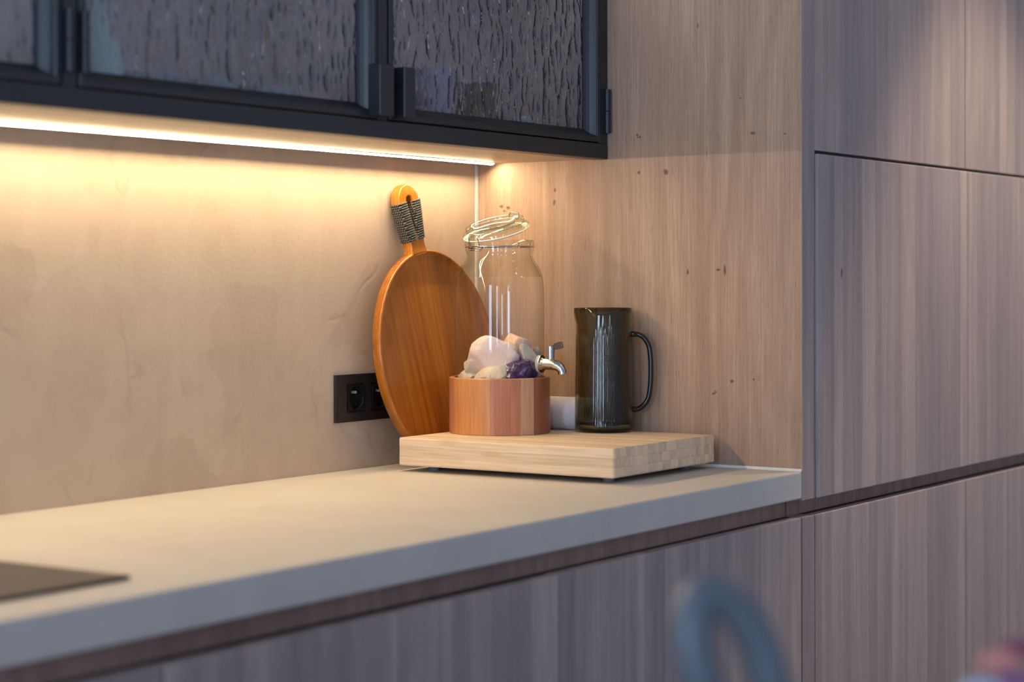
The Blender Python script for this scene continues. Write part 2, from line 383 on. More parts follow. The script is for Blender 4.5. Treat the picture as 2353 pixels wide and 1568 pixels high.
# base cabinets under the worktop
for (x0, x1, lab, dy) in ((-.7579, -.0015, 'oak base cabinet under the worktop right beside the end panel', 0.),
                      (-1.5075, -.7579, 'oak base cabinet in the middle of the row under the worktop', -.005),
                      (-2.257, -1.5075, 'oak base cabinet below the black hob at the bottom left', 0.)):
    c = thing('base_cabinet', ((x0 + x1) / 2, -.3, 0), lab, 'cabinet', 'oak base cabinets under the worktop')
    o = c.location; g = .0014
    def L(a, b_): return a - o.x, b_ - o.x
    a, b_ = L(x0, x1); g = .0018
    obj('carcass', BX(a + .0005, b_ - .0005, YF + .021 + .3, .28, .1, .8440), M['gap'], c)
    obj('finger_channel', BX(a + .0005, b_ - .0005, YF + .03 + .3, .27, .8442, .8745), M['oak_dark'], c)
    obj('plinth', BX(a + .0005, b_ - .0005, YF + .07 + .3, .2, 0., .1), M['oak_dark'], c)
    obj('door', BX(a + g, b_ - g, YF + dy + .3, YF + dy + .019 + .3, .102, .8442, .0012), M['oak_door'], c)
# tall cabinets to the right of the panel
for (x0, x1, lab, pr) in ((PX1, .7370, 'tall oak cabinet with handleless doors standing next to the end panel', .0055),
                      (.7370, 1.42, 'tall oak cabinet with handleless doors at the right edge of the photo', .004)):
    c = thing('tall_cabinet', ((x0 + x1) / 2, -.3, 0), lab, 'cabinet', 'tall oak cabinets')
    o = c.location; a, b_ = x0 - o.x, x1 - o.x; g = .0017
    obj('carcass', BX(a + .0008, b_ - .0008, YF + .021 + .3, .28, .1, .8440), M['gap'], c)
    obj('carcass', BX(a + .0008, b_ - .0008, YF + .021 + .3, .28, .8722, 2.6), M['gap'], c)
    obj('finger_channel', BX(a + .0008, b_ - .0008, YF + .03 + .3, .28, .8442, .8720), M['oak_dark'], c)
    obj('plinth', BX(a + .001, b_ - .001, YF + .07 + .3, .2, 0., .1), M['oak_dark'], c)
    y0 = YF + .3
    obj('door', BX(a + g, b_ - g, y0, y0 + .019, 1.4525, 2.58, .0012), M['oak_door'], c)
    obj('door', BX(a + g + .0012, b_ - g - .0012, y0 - pr, y0 + .019 - pr, .8722, 1.4470, .0018), M['oak_door'], c)
    obj('door', BX(a + g, b_ - g, y0, y0 + .019, .102, .8442, .0015), M['oak_door'], c)
    obj('gap_shade_strip', BX(a + .0008, b_ - .0008, y0 + .012, y0 + .0208, 1.4472, 1.4523), M['black'], c, label='black strip painting the shade in the gap between upper and middle door')  # added black filler, stands in for the shade between the two doors

# ---------------------------------------------------------- upper glass cabinet
YC = -.2784
ZB, ZT = 1.4475, 2.12
wc = thing('wall_cabinet', (-1.1, -.14, ZB), 'black steel framed wall cabinet with hammered glass doors above the worktop', 'cabinet')
ox, oy, oz = wc.location
def W(x0, x1, y0, y1, z0, z1, **k): return BX(x0 - ox, x1 - ox, y0 - oy, y1 - oy, z0 - oz, z1 - oz, **k)
XL, XR = -2.55, -.0012
obj('bottom_panel', W(XL, XR, YC + .005, -.001, ZB + .0008, ZB + .016), M['soffit'], wc, label='beige underside panel')
obj('back_panel', W(XL, XR, -.012, -.001, ZB + .016, ZT), M['inner'], wc)
obj('top_panel', W(XL, XR, YC + .02, -.001, ZT - .016, ZT), M['inner'], wc)
obj('shelf', W(XL + .02, XR - .02, YC + .05, -.012, 1.80, 1.816), M['inner'], wc)
for x in (XL, -1.290, -.660, XR - .018):
    obj('divider', W(x, x + .018, YC + .03, -.012, ZB + .016, ZT - .016), M['inner'], wc)
fb = bmesh.new()      # welded steel face frame
box(fb, XL - ox, XR - ox, YC - oy, YC + .030 - oy, 0, .0265, .0012)
box(fb, XL - ox, XR - ox, YC - oy, YC + .030 - oy, ZT - .03 - oz, ZT - oz, .0012)
for (a, b_) in ((XL, XL + .028), (-1.2895, -1.2655), (-.6600, -.6375), (-.0262, XR)):
    box(fb, a - ox, b_ - ox, YC + .0004 - oy, YC + .030 - oy, .0265, ZT - .03 - oz, .0008)
obj('face_frame', fb, M['black'], wc, label='black steel face frame')
PROF = ((0, 0), (.0014, -.0016), (.0085, -.0016), (.0095, .0), (.0112, .0), (.0128, .0055), (.0155, .0115), (.0190, .0165), (.0225, .0195), (.0225, .024), (0, .024))   # (inward, depth)
def door_frame(x0, x1, z0, z1):
    bm = bmesh.new(); rings = []
    for (i, dd) in PROF:
        rings.append([bm.verts.new((x - ox, YC + dd - oy, z - oz)) for (x, z) in ((x0 + i, z0 + i), (x1 - i, z0 + i), (x1 - i, z1 - i), (x0 + i, z1 - i))])
    for A, B in zip(rings, rings[1:] + rings[:1]):
        for k in range(4): bm.faces.new((A[k], A[(k + 1) % 4], B[(k + 1) % 4], B[k]))
    return bm
def barrel(bm, x, z0, z1):
    for a, b_ in ((z0, (z0 + z1) / 2 - .0006), ((z0 + z1) / 2 + .0006, z1)):
        cyl_between(bm, (x - ox, YC - .0045 - oy, a - oz), (x - ox, YC - .0045 - oy, b_ - oz), .0058, 20)
    box(bm, x - .010 - ox, x + .008 - ox, YC - .0015 - oy, YC + .001 - oy, z0 - oz, z1 - oz)
DZ0, DZ1 = 1.4762, 2.088
for (x0, x1, hinge, hx) in ((-1.89, -1.2935, -1.2815, None), (-1.2622, -.6640, -1.2560, (-.6840, -.6500)), (-.6340, -.0285, -.0095, (-.6245, -.5970))):
    dr = obj('door', door_frame(x0, x1, DZ0, DZ1), M['black'], wc)
    # real hammered relief: rippled front face, flat back
    bm = bmesh.new(); nx, nz_ = 2, 2
    box(bm, x0 + .014 - ox, x1 - .014 - ox, YC + .0200 - oy, YC + .0235 - oy, DZ0 + .014 - oz, DZ1 - .014 - oz)
    obj('pane', bm, M['hammered'], dr, label='clear hammered glass pane')
    for (za, zb_) in ((1.4925, 1.5690), (1.99, 2.065)):
        hb = bmesh.new(); barrel(hb, hinge, za, zb_); obj('hinge', hb, M['black'], dr, smooth=35)
    if hx: obj('handle', W(hx[0], hx[1], YC - .0225, YC + .001, 1.4785, 1.5545, bev=.0016, seg=2), M['black'], dr)

# led strip under the cabinet
ls = thing('light_strip', (-1.25, -.046, ZB), 'slim warm white light strip let into the underside of the glass cabinet', 'lamp')
bm = bmesh.new()
box(bm, -1.25, 1.236, .0026, .0042, -.00285, .0); box(bm, -1.25, 1.236, -.0065, .0050, -.0004, .0)
obj('profile', bm, M['wire'], ls, label='aluminium profile edges')
bm = bmesh.new(); N = 26
for i in range(N):
    x0 = -1.25 + 2.484 * i / N; x1 = -1.25 + 2.484 * (i + 1) / N
    q = [bm.verts.new(p) for p in ((x0, -.0027, -.0006), (x1, -.0027, -.0006), (x1, .0026, -.0028), (x0, .0026, -.0028))]
    bm.faces.new(q[::-1])
bmesh.ops.remove_doubles(bm, verts=bm.verts, dist=1e-5)
me = bpy.data.meshes.new('diffuser'); bm.to_mesh(me); bm.free(); me.materials.append(M['led'])
o = bpy.data.objects.new('diffuser', me); COL.objects.link(o); o.parent = ls; o['label'] = 'glowing diffuser'

# crockery dimly seen behind the hammered glass
def crock(kind, x, y, prof, mname, label, cat, group=None, z=ZB + .016):
    bm = bmesh.new(); lathe(bm, prof, 32)
    o = obj(kind, bm, M[mname], None, smooth=40, loc=(x, y, z)); tag(o, label, cat, group); return o
M['pale_ceramic'] = simple('pale_glazed_ceramic', (.62, .68, .70), .25, vary=.03)
M['lilac_ceramic'] = simple('lilac_glazed_ceramic', (.45, .43, .55), .3, vary=.03)
M['brown_ceramic'] = simple('brown_ceramic', (.12, .07, .03), .3, vary=.1)
M['mint_ceramic'] = simple('mint_ceramic', (.55, .74, .70), .25, vary=.03)
bowl = lambda r, h: [(0, .0), (r * .45, .0), (r * .5, .004), (r * .8, h * .45), (r, h), (r - .004, h), (r * .76, h * .5), (r * .45, .010), (0, .010)]
cup = lambda r, h: [(0, 0), (r * .85, 0), (r, .006), (r, h), (r - .003, h), (r - .004, .008), (0, .008)]
crock('carafe', -1.175, -.205, [(0, 0), (.040, 0), (.045, .01), (.045, .06), (.030, .09), (.024, .12), (.026, .13), (.022, .13), (.020, .12), (.026, .09), (.041, .06), (.041, .012), (0, .01)], 'mint_ceramic', 'pale mint carafe behind the left end of the middle glass door', 'carafe')
for i, (x, lab) in enumerate(((-1.05, 'pale bowl behind the middle glass door, next to the mint carafe'), (-.93, 'pale bowl in the centre behind the middle glass door'), (-.81, 'pale bowl behind the middle glass door, nearest its handle'))):
    crock('bowl', x, -.185, bowl(.052, .05), 'pale_ceramic', lab, 'bowl', 'pale bowls behind the glass')
crock('cup', -.545, -.205, cup(.036, .085), 'pale_ceramic', 'pale cup behind the right glass door, near the handles', 'cup')
crock('cup', -.43, -.205, cup(.040, .11), 'lilac_ceramic', 'tall lilac cup behind the middle of the right glass door', 'cup')
crock('jar', -.31, -.205, cup(.034, .095), 'brown_ceramic', 'dark brown jar behind the right glass door', 'jar')
crock('bowl', -.21, -.205, bowl(.050, .045), 'mint_ceramic', 'mint bowl behind the right glass door, nearest the oak panel', 'bowl')
crock('bowl', -1.42, -.19, bowl(.060, .06), 'lilac_ceramic', 'lilac bowl behind the leftmost glass door', 'bowl')

# ============================================================ WALL SOCKET
sk = thing('wall_socket', (-.3375, 0, 1.040), 'black double power socket on the plaster wall, half hidden by the round board', 'socket')
def plate_with_holes():
    bm = bmesh.new(); xs = [-.0815, -.0550, -.0105, .0105, .0550, .0815]; zs = [-.0395, -.0225, .0225, .0395]
    for i in range(5):
        for j in range(3):
            if j == 1 and i in (1, 3): continue
            box(bm, xs[i], xs[i + 1], -.0085, -.0003, zs[j], zs[j + 1])
    bmesh.ops.remove_doubles(bm, verts=bm.verts, dist=1e-5)
    # delete interior faces
    seen = {}
    for f in bm.faces:
        key = tuple(round(c, 4) for c in f.calc_center_median()); seen.setdefault(key, []).append(f)
    bmesh.ops.delete(bm, geom=[f for fs in seen.values() if len(fs) > 1 for f in fs], context='FACES')
    es = [e for e in bm.edges if all(abs(v.co.y + .0085) < 1e-5 for v in e.verts) and len(e.link_faces) == 2 and any(abs(f.normal.y) < .5 for f in e.link_faces)]
    bmesh.ops.bevel(bm, geom=es, offset=.0018, segments=2, affect='EDGES')
    return bm
obj('cover_plate', plate_with_holes(), M['plate_black'], sk)
def square_ring(bm, hw, r, yf, n=48):
    A = []; B = []
    for i in range(n):
        a = 2 * PI * i / n + PI / 4; c, s = math.cos(a), math.sin(a); k = hw / max(abs(c), abs(s))
        A.append(bm.verts.new((c * k, yf, s * k))); B.append(bm.verts.new((c * r, yf, s * r)))
    return A, B
for sx_ in (-.0328, .0328):
    bm = bmesh.new(); n = 48
    A, B = square_ring(bm, .0218, .0193, -.0098)
    A2 = [bm.verts.new((v.co.x, -.002, v.co.z)) for v in A]; B1 = [bm.verts.new((v.co.x * .985, -.0088, v.co.z * .985)) for v in B]
    B2 = [bm.verts.new((v.co.x * .95, -.0012, v.co.z * .95)) for v in B]; cv = bm.verts.new((0, -.0012, 0))
    for i in range(n):
        j = (i + 1) % n
        bm.faces.new((A[i], A[j], B[j], B[i])); bm.faces.new((A2[i], A2[j], A[j], A[i])); bm.faces.new((B[i], B[j], B1[j], B1[i])); bm.faces.new((B1[i], B1[j], B2[j], B2[i])); bm.faces.new((B2[i], B2[j], cv))
    ins = obj('socket_insert', bm, M['insert_black'], sk, smooth=30, loc=(sx_, 0, 0))
    pb = bmesh.new(); cyl_between(pb, (0, -.0012, .0095), (0, -.0085, .0095), .0023, 16)
    obj('earth_pin', pb, M['pin'], ins, smooth=40)
    for dx in (-.0095, .0095):
        hb = bmesh.new(); lathe(hb, [(.0028, 0), (.0034, 0), (.0034, .0008), (.0028, .0008)], 16, closed=True)
        bmesh.ops.rotate(hb, verts=hb.verts, matrix=Matrix.Rotation(PI / 2, 3, 'X')); bmesh.ops.translate(hb, verts=hb.verts, vec=(dx, -.0012, -.001))
        obj('contact_hole', hb, M['plate_black'], ins)

# ============================================================ HOB
hb = thing('hob', (-1.80, -.33, .92), 'black glass induction hob at the left end of the worktop', 'hob')
obj('glass_plate', BX(-.33, .330, -.2370, .237, 0.0002, .0052, .0010), M['hobglass'], hb)
M['hobmark'] = simple('grey_hob_print', (.14, .13, .12), .3)
for (mx_, my_, mr) in ((-.14, .06, .09), (.16, -.02, .07)):
    bm = bmesh.new(); lathe(bm, [(mr - .002, .0051), (mr, .00525), (mr + .002, .0051)], 64, mx_, my_)
    obj('zone_marking', bm, M['hobmark'], hb)

# ============================================================ CUTTING BLOCK
BXX0, BXX1, BY0, BY1, BZ0, BZ1 = -.3526, -.0226, -.4994, -.0844, .930, .976
cb = thing('cutting_block', ((BXX0 + BXX1) / 2, (BY0 + BY1) / 2, .92), 'thick pale bamboo cutting block on small feet carrying the dispenser and the jug', 'cutting board')
ccx, ccy = (BXX0 + BXX1) / 2, (BY0 + BY1) / 2
rs = random.Random(5)
lay = (BZ1 - BZ0) / 3
M['bamboo_end'] = M['bamboo']
for L_ in range(3):
    xs = [BXX0]
    while xs[-1] < BXX1 - .008: xs.append(xs[-1] + rs.uniform(.0085, .0185))
    if BXX1 - xs[-2] < .006: xs.pop()
    xs[-1] = BXX1
    for i in range(len(xs) - 1):
        z0 = .010 + L_ * lay; z1 = z0 + lay
        a, b_ = xs[i] - ccx, xs[i + 1] - ccx; y0, y1 = BY0 - ccy, BY1 - ccy
        j = rs.uniform(0, .00035)
        bm = bmesh.new(); box(bm, a, b_, y0 + j, y1 - j, z0, z1)
        es = []; rad = []
        for e in bm.edges:
            m_ = (e.verts[0].co + e.verts[1].co) / 2; dv = (e.verts[0].co - e.verts[1].co)
            endx = (i == 0 and abs(m_.x - a) < 1e-5) or (i == len(xs) - 2 and abs(m_.x - b_) < 1e-5)
            top = L_ == 2 and abs(m_.z - z1) < 1e-5; bot = L_ == 0 and abs(m_.z - z0) < 1e-5
            endy = abs(abs(m_.y) - abs(y0)) < .001
            if (endx and abs(dv.z) > .005 and endy) or (endx and (top or bot)) or ((top or bot) and endy and abs(dv.x) > .001): es.append(e)
        if es: bmesh.ops.bevel(bm, geom=es, offset=.0016, segments=2, affect='EDGES')
        rest = [e for e in bm.edges if e.is_valid and abs(e.calc_length()) > .009 and len(e.link_faces) == 2 and e.calc_face_angle(0) > 1.4]
        bmesh.ops.bevel(bm, geom=rest, offset=.0005, segments=1, affect='EDGES')
        obj('bamboo_strip', bm, M['bamboo'], cb)
for (fx, fy) in ((-.122, -.172), (.128, -.172), (-.122, .165), (.128, .165)):
    bm = bmesh.new(); lathe(bm, [(0, 0.0001), (.0085, .0001), (.0112, .0101), (0, .0101)], 24, fx, fy)
    obj('foot', bm, M['foot'], cb, smooth=35)

# ============================================================ ROUND BOARD leaning on the wall
lean = .115; rho = .1815; A_, B_ = .1690, .1850; BT = .0195
C0 = Vector((-.1944, -.0577, 1.1066))
nrm = Vector((0, -math.cos(lean), math.sin(lean))); u0 = Vector((0, math.sin(lean), math.cos(lean)))
ua = u0 * math.cos(rho) - Vector((1, 0, 0)) * math.sin(rho); xa = Vector((1, 0, 0)) * math.cos(rho) + u0 * math.sin(rho)
rb = thing('round_board', C0, 'round orange-brown wooden serving board with cord-wrapped handle leaning on the plaster wall', 'serving board')
rb.matrix_world = Matrix.Translation(C0) @ Matrix((xa, -nrm, ua)).transposed().to_4x4()      # local x across, y into the wall, z up the handle
bm = bmesh.new()
prof = [(1., .0035), (1., BT - .0035), (.985, BT - .0005), (.965, BT), (0, BT)]
front = [(1., .0035), (.9965, .0012), (.988, 0.), (.978, 0.), (.971, .0008), (.955, .0042), (.93, .0068), (.89, .0084), (.82, .0092), (0, .0092)]
def ell(bm, lst, n=128):
    rings = []
    for (k, y) in lst:
        if k == 0: rings.append([bm.verts.new((0, y, 0))]); continue
        rings.append([bm.verts.new((A_ * k * math.cos(2 * PI * i / n), y, B_ * k * math.sin(2 * PI * i / n))) for i in range(n)])
    for P, Q in zip(rings, rings[1:]):
        for i in range(n):
            j = (i + 1) % n
            if len(Q) == 1: bm.faces.new((P[i], P[j], Q[0]))
            else: bm.faces.new((P[i], P[j], Q[j], Q[i]))
ell(bm, front[::-1][::-1]); ell(bm, prof)
bmesh.ops.remove_doubles(bm, verts=bm.verts, dist=1e-5)
obj('dish', bm, M['acacia'], rb, smooth=50, label='shallow dished round plate')
# handle with slot
HZ0, HZ1 = .168, .303
def handle_outline():
    pts = []
    left = [(-.026, .1765), (-.0225, .184), (-.0200, .195), (-.0215, .215), (-.0265, .245), (-.0295, .270)]
    top = [(-.0295 * math.cos(a), .2715 + .0310 * math.sin(a)) for a in [PI * k / 16 for k in range(1, 16)]]
    right = [(-x, z) for x, z in left[::-1]]
    return left + top + right
slot = [(-.0085, .273), (-.0062, .2795), (0, .2820), (.0062, .2795), (.0085, .273), (.0066, .245), (.0034, .222), (0, .207), (-.0034, .222), (-.0066, .245)]
cu = bpy.data.curves.new('c', 'CURVE'); cu.dimensions = '2D'; cu.fill_mode = 'BOTH'; cu.extrude = BT / 2 - .003; cu.bevel_depth = .0030; cu.bevel_resolution = 3; cu.offset = -.003
for P, off in ((handle_outline(), 0), (slot, 0)):
    s_ = cu.splines.new('POLY'); s_.points.add(len(P) - 1); s_.use_cyclic_u = True
    for q, (x, z) in zip(s_.points, P): q.co = (x, z, 0, 1)
co = bpy.data.objects.new('c', cu); COL.objects.link(co)
bpy.context.view_layer.update()
me = bpy.data.meshes.new_from_object(co.evaluated_get(bpy.context.evaluated_depsgraph_get())); bpy.data.objects.remove(co)
bm = bmesh.new(); bm.from_mesh(me)
for v in bm.verts: v.co = Vector((v.co.x, v.co.z + BT / 2, v.co.y))
bmesh.ops.remove_doubles(bm, verts=bm.verts, dist=1e-5)
obj('handle', bm, M['acacia'], rb, smooth=40)
def legw(z):      # half width of the handle at height z
    P = [(.034, .166), (.0225, .180), (.0195, .195), (.0215, .215), (.0265, .245), (.0295, .270)]
    for (a, za), (b_, zb) in zip(P, P[1:]):
        if za <= z <= zb: return a + (b_ - a) * (z - za) / (zb - za)
    return .0295
for side in (-1, 1):
    bm = bmesh.new(); nt = 17; zs0, zs1 = .2065, .2710
    for k in range(nt):
        z = zs0 + (zs1 - zs0) * k / (nt - 1); ow = legw(z) + .0012; iw = .0024 + .0072 * (z - zs0) / (zs1 - zs0)
        r_ = .00195; n_ = 28; pts = []
        hx = (ow - iw) / 2 + .0; cxm = (ow + iw) / 2; hy = BT / 2 + .0012
        for i in range(n_):
            a = 2 * PI * i / n_; c, s_ = math.cos(a), math.sin(a); e = .35
            pts.append((side * (cxm + hx * math.copysign(abs(c) ** e, c)), BT / 2 + hy * math.copysign(abs(s_) ** e, s_), z + .0012 * side * c))
        tube(bm, pts, r_, 6, closed=True)
    o = obj('cord_wrap', bm, M['cord'], rb, smooth=180); o['kind'] = 'stuff'; o['label'] = 'black and white twisted cord wound round one side of the slotted handle'

# ============================================================ DISPENSER STAND (staves)
SC = Vector((-.1687, -.1627, .976)); SR = .0865; SH = .0955
st = thing('dispenser_stand', SC, 'round reddish wooden stand made of upright staves under the glass dispenser', 'stand')
cuts = [0, 35, 70, 95, 122, 151.6, 203.4, 237.8, 255.5, 293.6, 325]
angs = sorted(cuts); angs = angs + [angs[0] + 360]
for a0, a1 in zip(angs, angs[1:]):
    bm = bmesh.new(); n = max(4, int((a1 - a0) / 4)); e = .06
    prof = [(SR - .016, .0), (SR - .001, .0), (SR, .001), (SR, SH - .0015), (SR - .0015, SH), (SR - .0085, SH), (SR - .0085, SH - .010), (SR - .016, SH - .010)]
    rings = []
    for i in range(n + 1):
        a = math.radians(a0 + e + (a1 - a0 - 2 * e) * i / n)
        rings.append([bm.verts.new((r_ * math.cos(a), r_ * math.sin(a), z)) for r_, z in prof])
    m_ = len(prof)
    for P, Q in zip(rings, rings[1:]):
        for k in range(m_): bm.faces.new((P[k], P[(k + 1) % m_], Q[(k + 1) % m_], Q[k]))
    bm.faces.new(rings[0]); bm.faces.new(rings[-1][::-1])
    obj('stave', bm, M['beech'], st, smooth=35)
for ob_, cc_ in zip([o_ for o_ in bpy.data.objects if o_.name.startswith('stave')], (1, 0, 2, 3, 0, 1, 0, 2, 3, 1, 0)):
    ob_.data.materials[0] = BV[cc_]
bm = bmesh.new(); lathe(bm, [(0, SH - .016), (SR - .0161, SH - .016), (SR - .0161, SH - .010), (0, SH - .010)], 48)
obj('inner_disc', bm, M['beech'], st)

# ============================================================ GLASS DISPENSER
JZ = SC.z + SH - .0098
jd = thing('glass_dispenser', (SC.x, SC.y, JZ), 'clear glass drinks dispenser jar with tilted lid and steel tap, half filled with crystals', 'jar')
bm = bmesh.new()
Z = lambda z: z - JZ
ZR = 1.3035
jp = [(0, .0004), (.060, .0004), (.071, .003), (.0755, .010), (.0765, .06), (.0768, Z(1.175)), (.0766, Z(1.210)), (.0758, Z(1.226)), (.0742, Z(1.239)), (.0712, Z(1.251)), (.0665, Z(1.2605)), (.0610, Z(1.2680)), (.0578, Z(1.2730)), (.0565, Z(1.279)), (.0568, Z(1.284)), (.0588, Z(1.287)), (.0590, Z(1.291)), (.0578, Z(1.2935)), (.0596, Z(1.296)), (.0594, Z(1.303)), (.0572, Z(ZR + .0015)), (.0545, Z(ZR)), (.0535, Z(1.296)), (.0530, Z(1.280)), (.0570, Z(1.268)), (.0640, Z(1.258)), (.0712, Z(1.242))]
lathe(bm, jp, 96)
obj('glass_body', bm, M['jar'], jd, smooth=60)
bm = bmesh.new()
ringp = [(.0595 * math.cos(a), .0595 * math.sin(a), Z(1.2935)) for a in [2 * PI * i / 64 for i in range(64)]]
tube(bm, ringp, .0011, 8, closed=True); obj('neck_wire', bm, M['wire'], jd, smooth=180)
# lid, hinged at the front left
toward = -D_; leftv = -R_
hd = (toward * math.cos(math.radians(42)) + leftv * math.sin(math.radians(42))).normalized()    # hinge direction from the axis
side = U_.cross(hd).normalized()
tilt = math.radians(17.5)
ax_x = (hd * math.cos(tilt) - U_ * math.sin(tilt)); ax_z = (U_ * math.cos(tilt) + hd * math.sin(tilt))
pivot = hd * .0635 + U_ * Z(1.3008)
LM = Matrix((ax_x, U_.cross(hd) , ax_z)).transposed()
lid_c = pivot - ax_x * .0585
lid = bmesh.new()
lp = [(0, .0118), (.020, .0112), (.036, .0125), (.0405, .0175), (.0465, .0185), (.0508, .0170), (.0512, .0135), (.0495, .0105), (.0500, .0085), (.0565, .0070), (.0580, .0045), (.0570, .0015), (.0535, .0005), (.050, -.0035), (.047, -.0035), (.0455, .0030), (.038, .0060), (0, .0050)]
lathe(lid, lp, 96)
lo = obj('lid', lid, M['lid'], jd, smooth=55)
lo.matrix_local = Matrix.Translation(lid_c) @ LM.to_4x4()
bm = bmesh.new(); lathe(bm, [(.0505, -.0008), (.0570, -.0008), (.0578, .0006), (.0535, .0004), (.0505, -.0034)], 64, closed=True)
obj('gasket', bm, M['gasket'], lo, smooth=50)
# bail wires
def lp_(x, y, z): return lid_c + ax_x * x + U_.cross(hd) * y + ax_z * z
sd = U_.cross(hd)
bm = bmesh.new(); wy = .0105
hp = hd * .0608 + U_ * Z(1.2905)
for s_ in (-1, 1):
    pts = [hp + sd * s_ * wy, hp + sd * s_ * wy + U_ * .010 + hd * .003, lp_(.0590, s_ * wy, .008), lp_(.0530, s_ * (wy + .002), .0115)]
    a0 = math.asin((wy + .002) / .0520)
    pts = spline(pts, 5)
    tube(bm, pts, .00095, 8)
ringp = [lp_(.0512 * math.cos(a), .0512 * math.sin(a), .0108) for a in [2 * PI * i / 72 for i in range(72)]]
tube(bm, ringp, .0007, 6, closed=True)
tube(bm, [hp - sd * .015, hp + sd * .015], .0016, 8)
tube(bm, [hp - sd * .012 - U_ * .0035, hp + sd * .012 - U_ * .0035], .0010, 8)
for s_ in (-1, 1): tube(bm, [hp + sd * s_ * .012 - U_ * .0035, hp + sd * s_ * .012], .0010, 8)
obj('hinge_wire', bm, M['wire'], jd, smooth=180)
bm = bmesh.new()      # catch loop at the far side of the lid
pts = [lp_(-.0505, -.011, .0108), lp_(-.053, -.011, .0165), lp_(-.0525, -.0085, .0200), lp_(-.0525, .0085, .0200), lp_(-.053, .011, .0165), lp_(-.0505, .011, .0108)]
tube(bm, pts, .0010, 8)
obj('catch_loop', bm, M['wire'], lo, smooth=180).matrix_parent_inverse = (Matrix.Translation(lid_c) @ LM.to_4x4()).inverted(); bm = bmesh.new()
bp_ = -hd * .0605 + U_ * Z(1.2955)
tube(bm, spline([bp_ + sd * .012, bp_ + sd * .012 + U_ * .006 - hd * .003, bp_ + sd * .006 + U_ * .0095, bp_ - sd * .006 + U_ * .0095, bp_ - sd * .012 + U_ * .006 - hd * .003, bp_ - sd * .012], 4), .0010, 8)
obj('clasp_loop', bm, M['wire'], jd, smooth=180)
# tap
ta = math.radians(62); tv = (toward * math.cos(ta) + R_ * math.sin(ta)).normalized()
tz = Z(1.0945); P0 = tv * .0762 + U_ * tz
bm = bmesh.new()
path = spline([P0 + tv * .006, P0 + tv * .018, P0 + tv * .028 - U_ * .0005, P0 + tv * .037 - U_ * .004, P0 + tv * .0425 - U_ * .0105, P0 + tv * .0435 - U_ * .0165], 6)
m_ = len(path)
tube(bm, path, [.0098 if i < m_ * .45 else .0098 - .0026 * min(1, (i - m_ * .45) / (m_ * .3)) for i in range(m_)], 24, caps=True)
tap = obj('tap', bm, M['steel'], jd, smooth=50)
bm = bmesh.new(); cyl_between(bm, P0 - tv * .0005, P0 + tv * .0042, .0150, 32); obj('washer', bm, M['silicone'], tap, smooth=40)
bm = bmesh.new(); cyl_between(bm, P0 + tv * .0042, P0 + tv * .0056, .0150, 32); cyl_between(bm, P0 + tv * .0056, P0 + tv * .0078, .0118, 32); cyl_between(bm, P0 + tv * .0078, P0 + tv * .0092, .0112, 32)
obj('flange', bm, M['steel'], tap, smooth=40)
q0 = P0 + tv * .0215
bm = bmesh.new(); cyl_between(bm, q0 + U_ * .006, q0 + U_ * .0205, .0062, 24); cyl_between(bm, q0 + U_ * .0207, q0 + U_ * .0300, .0068, 24)
obj('stem', bm, M['steel'], tap, smooth=40)
bm = bmesh.new()
l0 = q0 + U_ * .0275; ldir = (tv + U_ * .26).normalized(); wdir = tv.cross(U_).normalized(); nd = ldir.cross(wdir)
sec = [(.002, .0028, .0016), (.006, .0030, .0016), (.009, .0055, .0016), (.020, .0062, .0016), (.0232, .0052, .0014), (.0242, .0030, .0010)]
rings = []
up2 = (U_ - ldir * U_.dot(ldir)).normalized(); th_d = ldir.cross(up2)
for (l_, hh, tt) in sec:
    rings.append([bm.verts.new(l0 + ldir * l_ + up2 * a * hh + th_d * b_ * tt) for a, b_ in ((-1, -1), (1, -1), (1, 1), (-1, 1))])
for P, Q in zip(rings, rings[1:]):
    for k in range(4): bm.faces.new((P[k], P[(k + 1) % 4], Q[(k + 1) % 4], Q[k]))
bm.faces.new(rings[0]); bm.faces.new(rings[-1])
bmesh.ops.bevel(bm, geom=[e for e in bm.edges], offset=.0005, segments=1, affect='EDGES')
obj('lever', bm, M['lever'], tap, label='dark brown lever paddle')

# ============================================================ CRYSTALS inside the jar

def rock_mat(name, a, b, c, rough=.35, sub=.0, trans=0.):
    t = NT(name); f = t.noise(t.coords(), 60, 6, .6, 1.2); f2 = t.noise(t.coords(), 22, 3, .5, 1.)
    col = t.mix(t.ramp(f2, [(.35, 0.), (.65, 1.)]), t.ramp(f, [(.3, a), (.7, b)]), c)
    t.base(col); t.set(Roughness=rough, Subsurface_Weight=sub, Transmission_Weight=trans); t.p.inputs['Subsurface Scale'].default_value = .01
    t.bump(f, .7, .004); return t.m
M['rose'] = rock_mat('rose_quartz', (.86, .70, .66), (.92, .80, .76), (.84, .64, .58), .35, .25)
M['peach'] = rock_mat('peach_quartz', (.90, .62, .50), (.93, .72, .60), (.88, .56, .42), .35, .25)
M['clearq'] = rock_mat('milky_quartz', (.88, .78, .62), (.95, .86, .70), (.84, .70, .54), .22, .2, .1)
M['greyrock'] = rock_mat('grey_matrix_rock', (.42, .40, .38), (.58, .56, .52), (.25, .24, .25), .7)
t = NT('amethyst'); f = t.noise(t.coords(), 55, 5, .6, 1.5); v = t.voro(t.coords(), 95, 'F1', 'Distance')
c = t.ramp(f, [(.40, (.035, .018, .085)), (.56, (.10, .06, .20)), (.66, (.42, .38, .46))])
t.base(c); t.set(Roughness=.16); t.bump(v, .8, .003); M['amethyst'] = t.m
JB = SC + Vector((0, 0, SH - .0094))
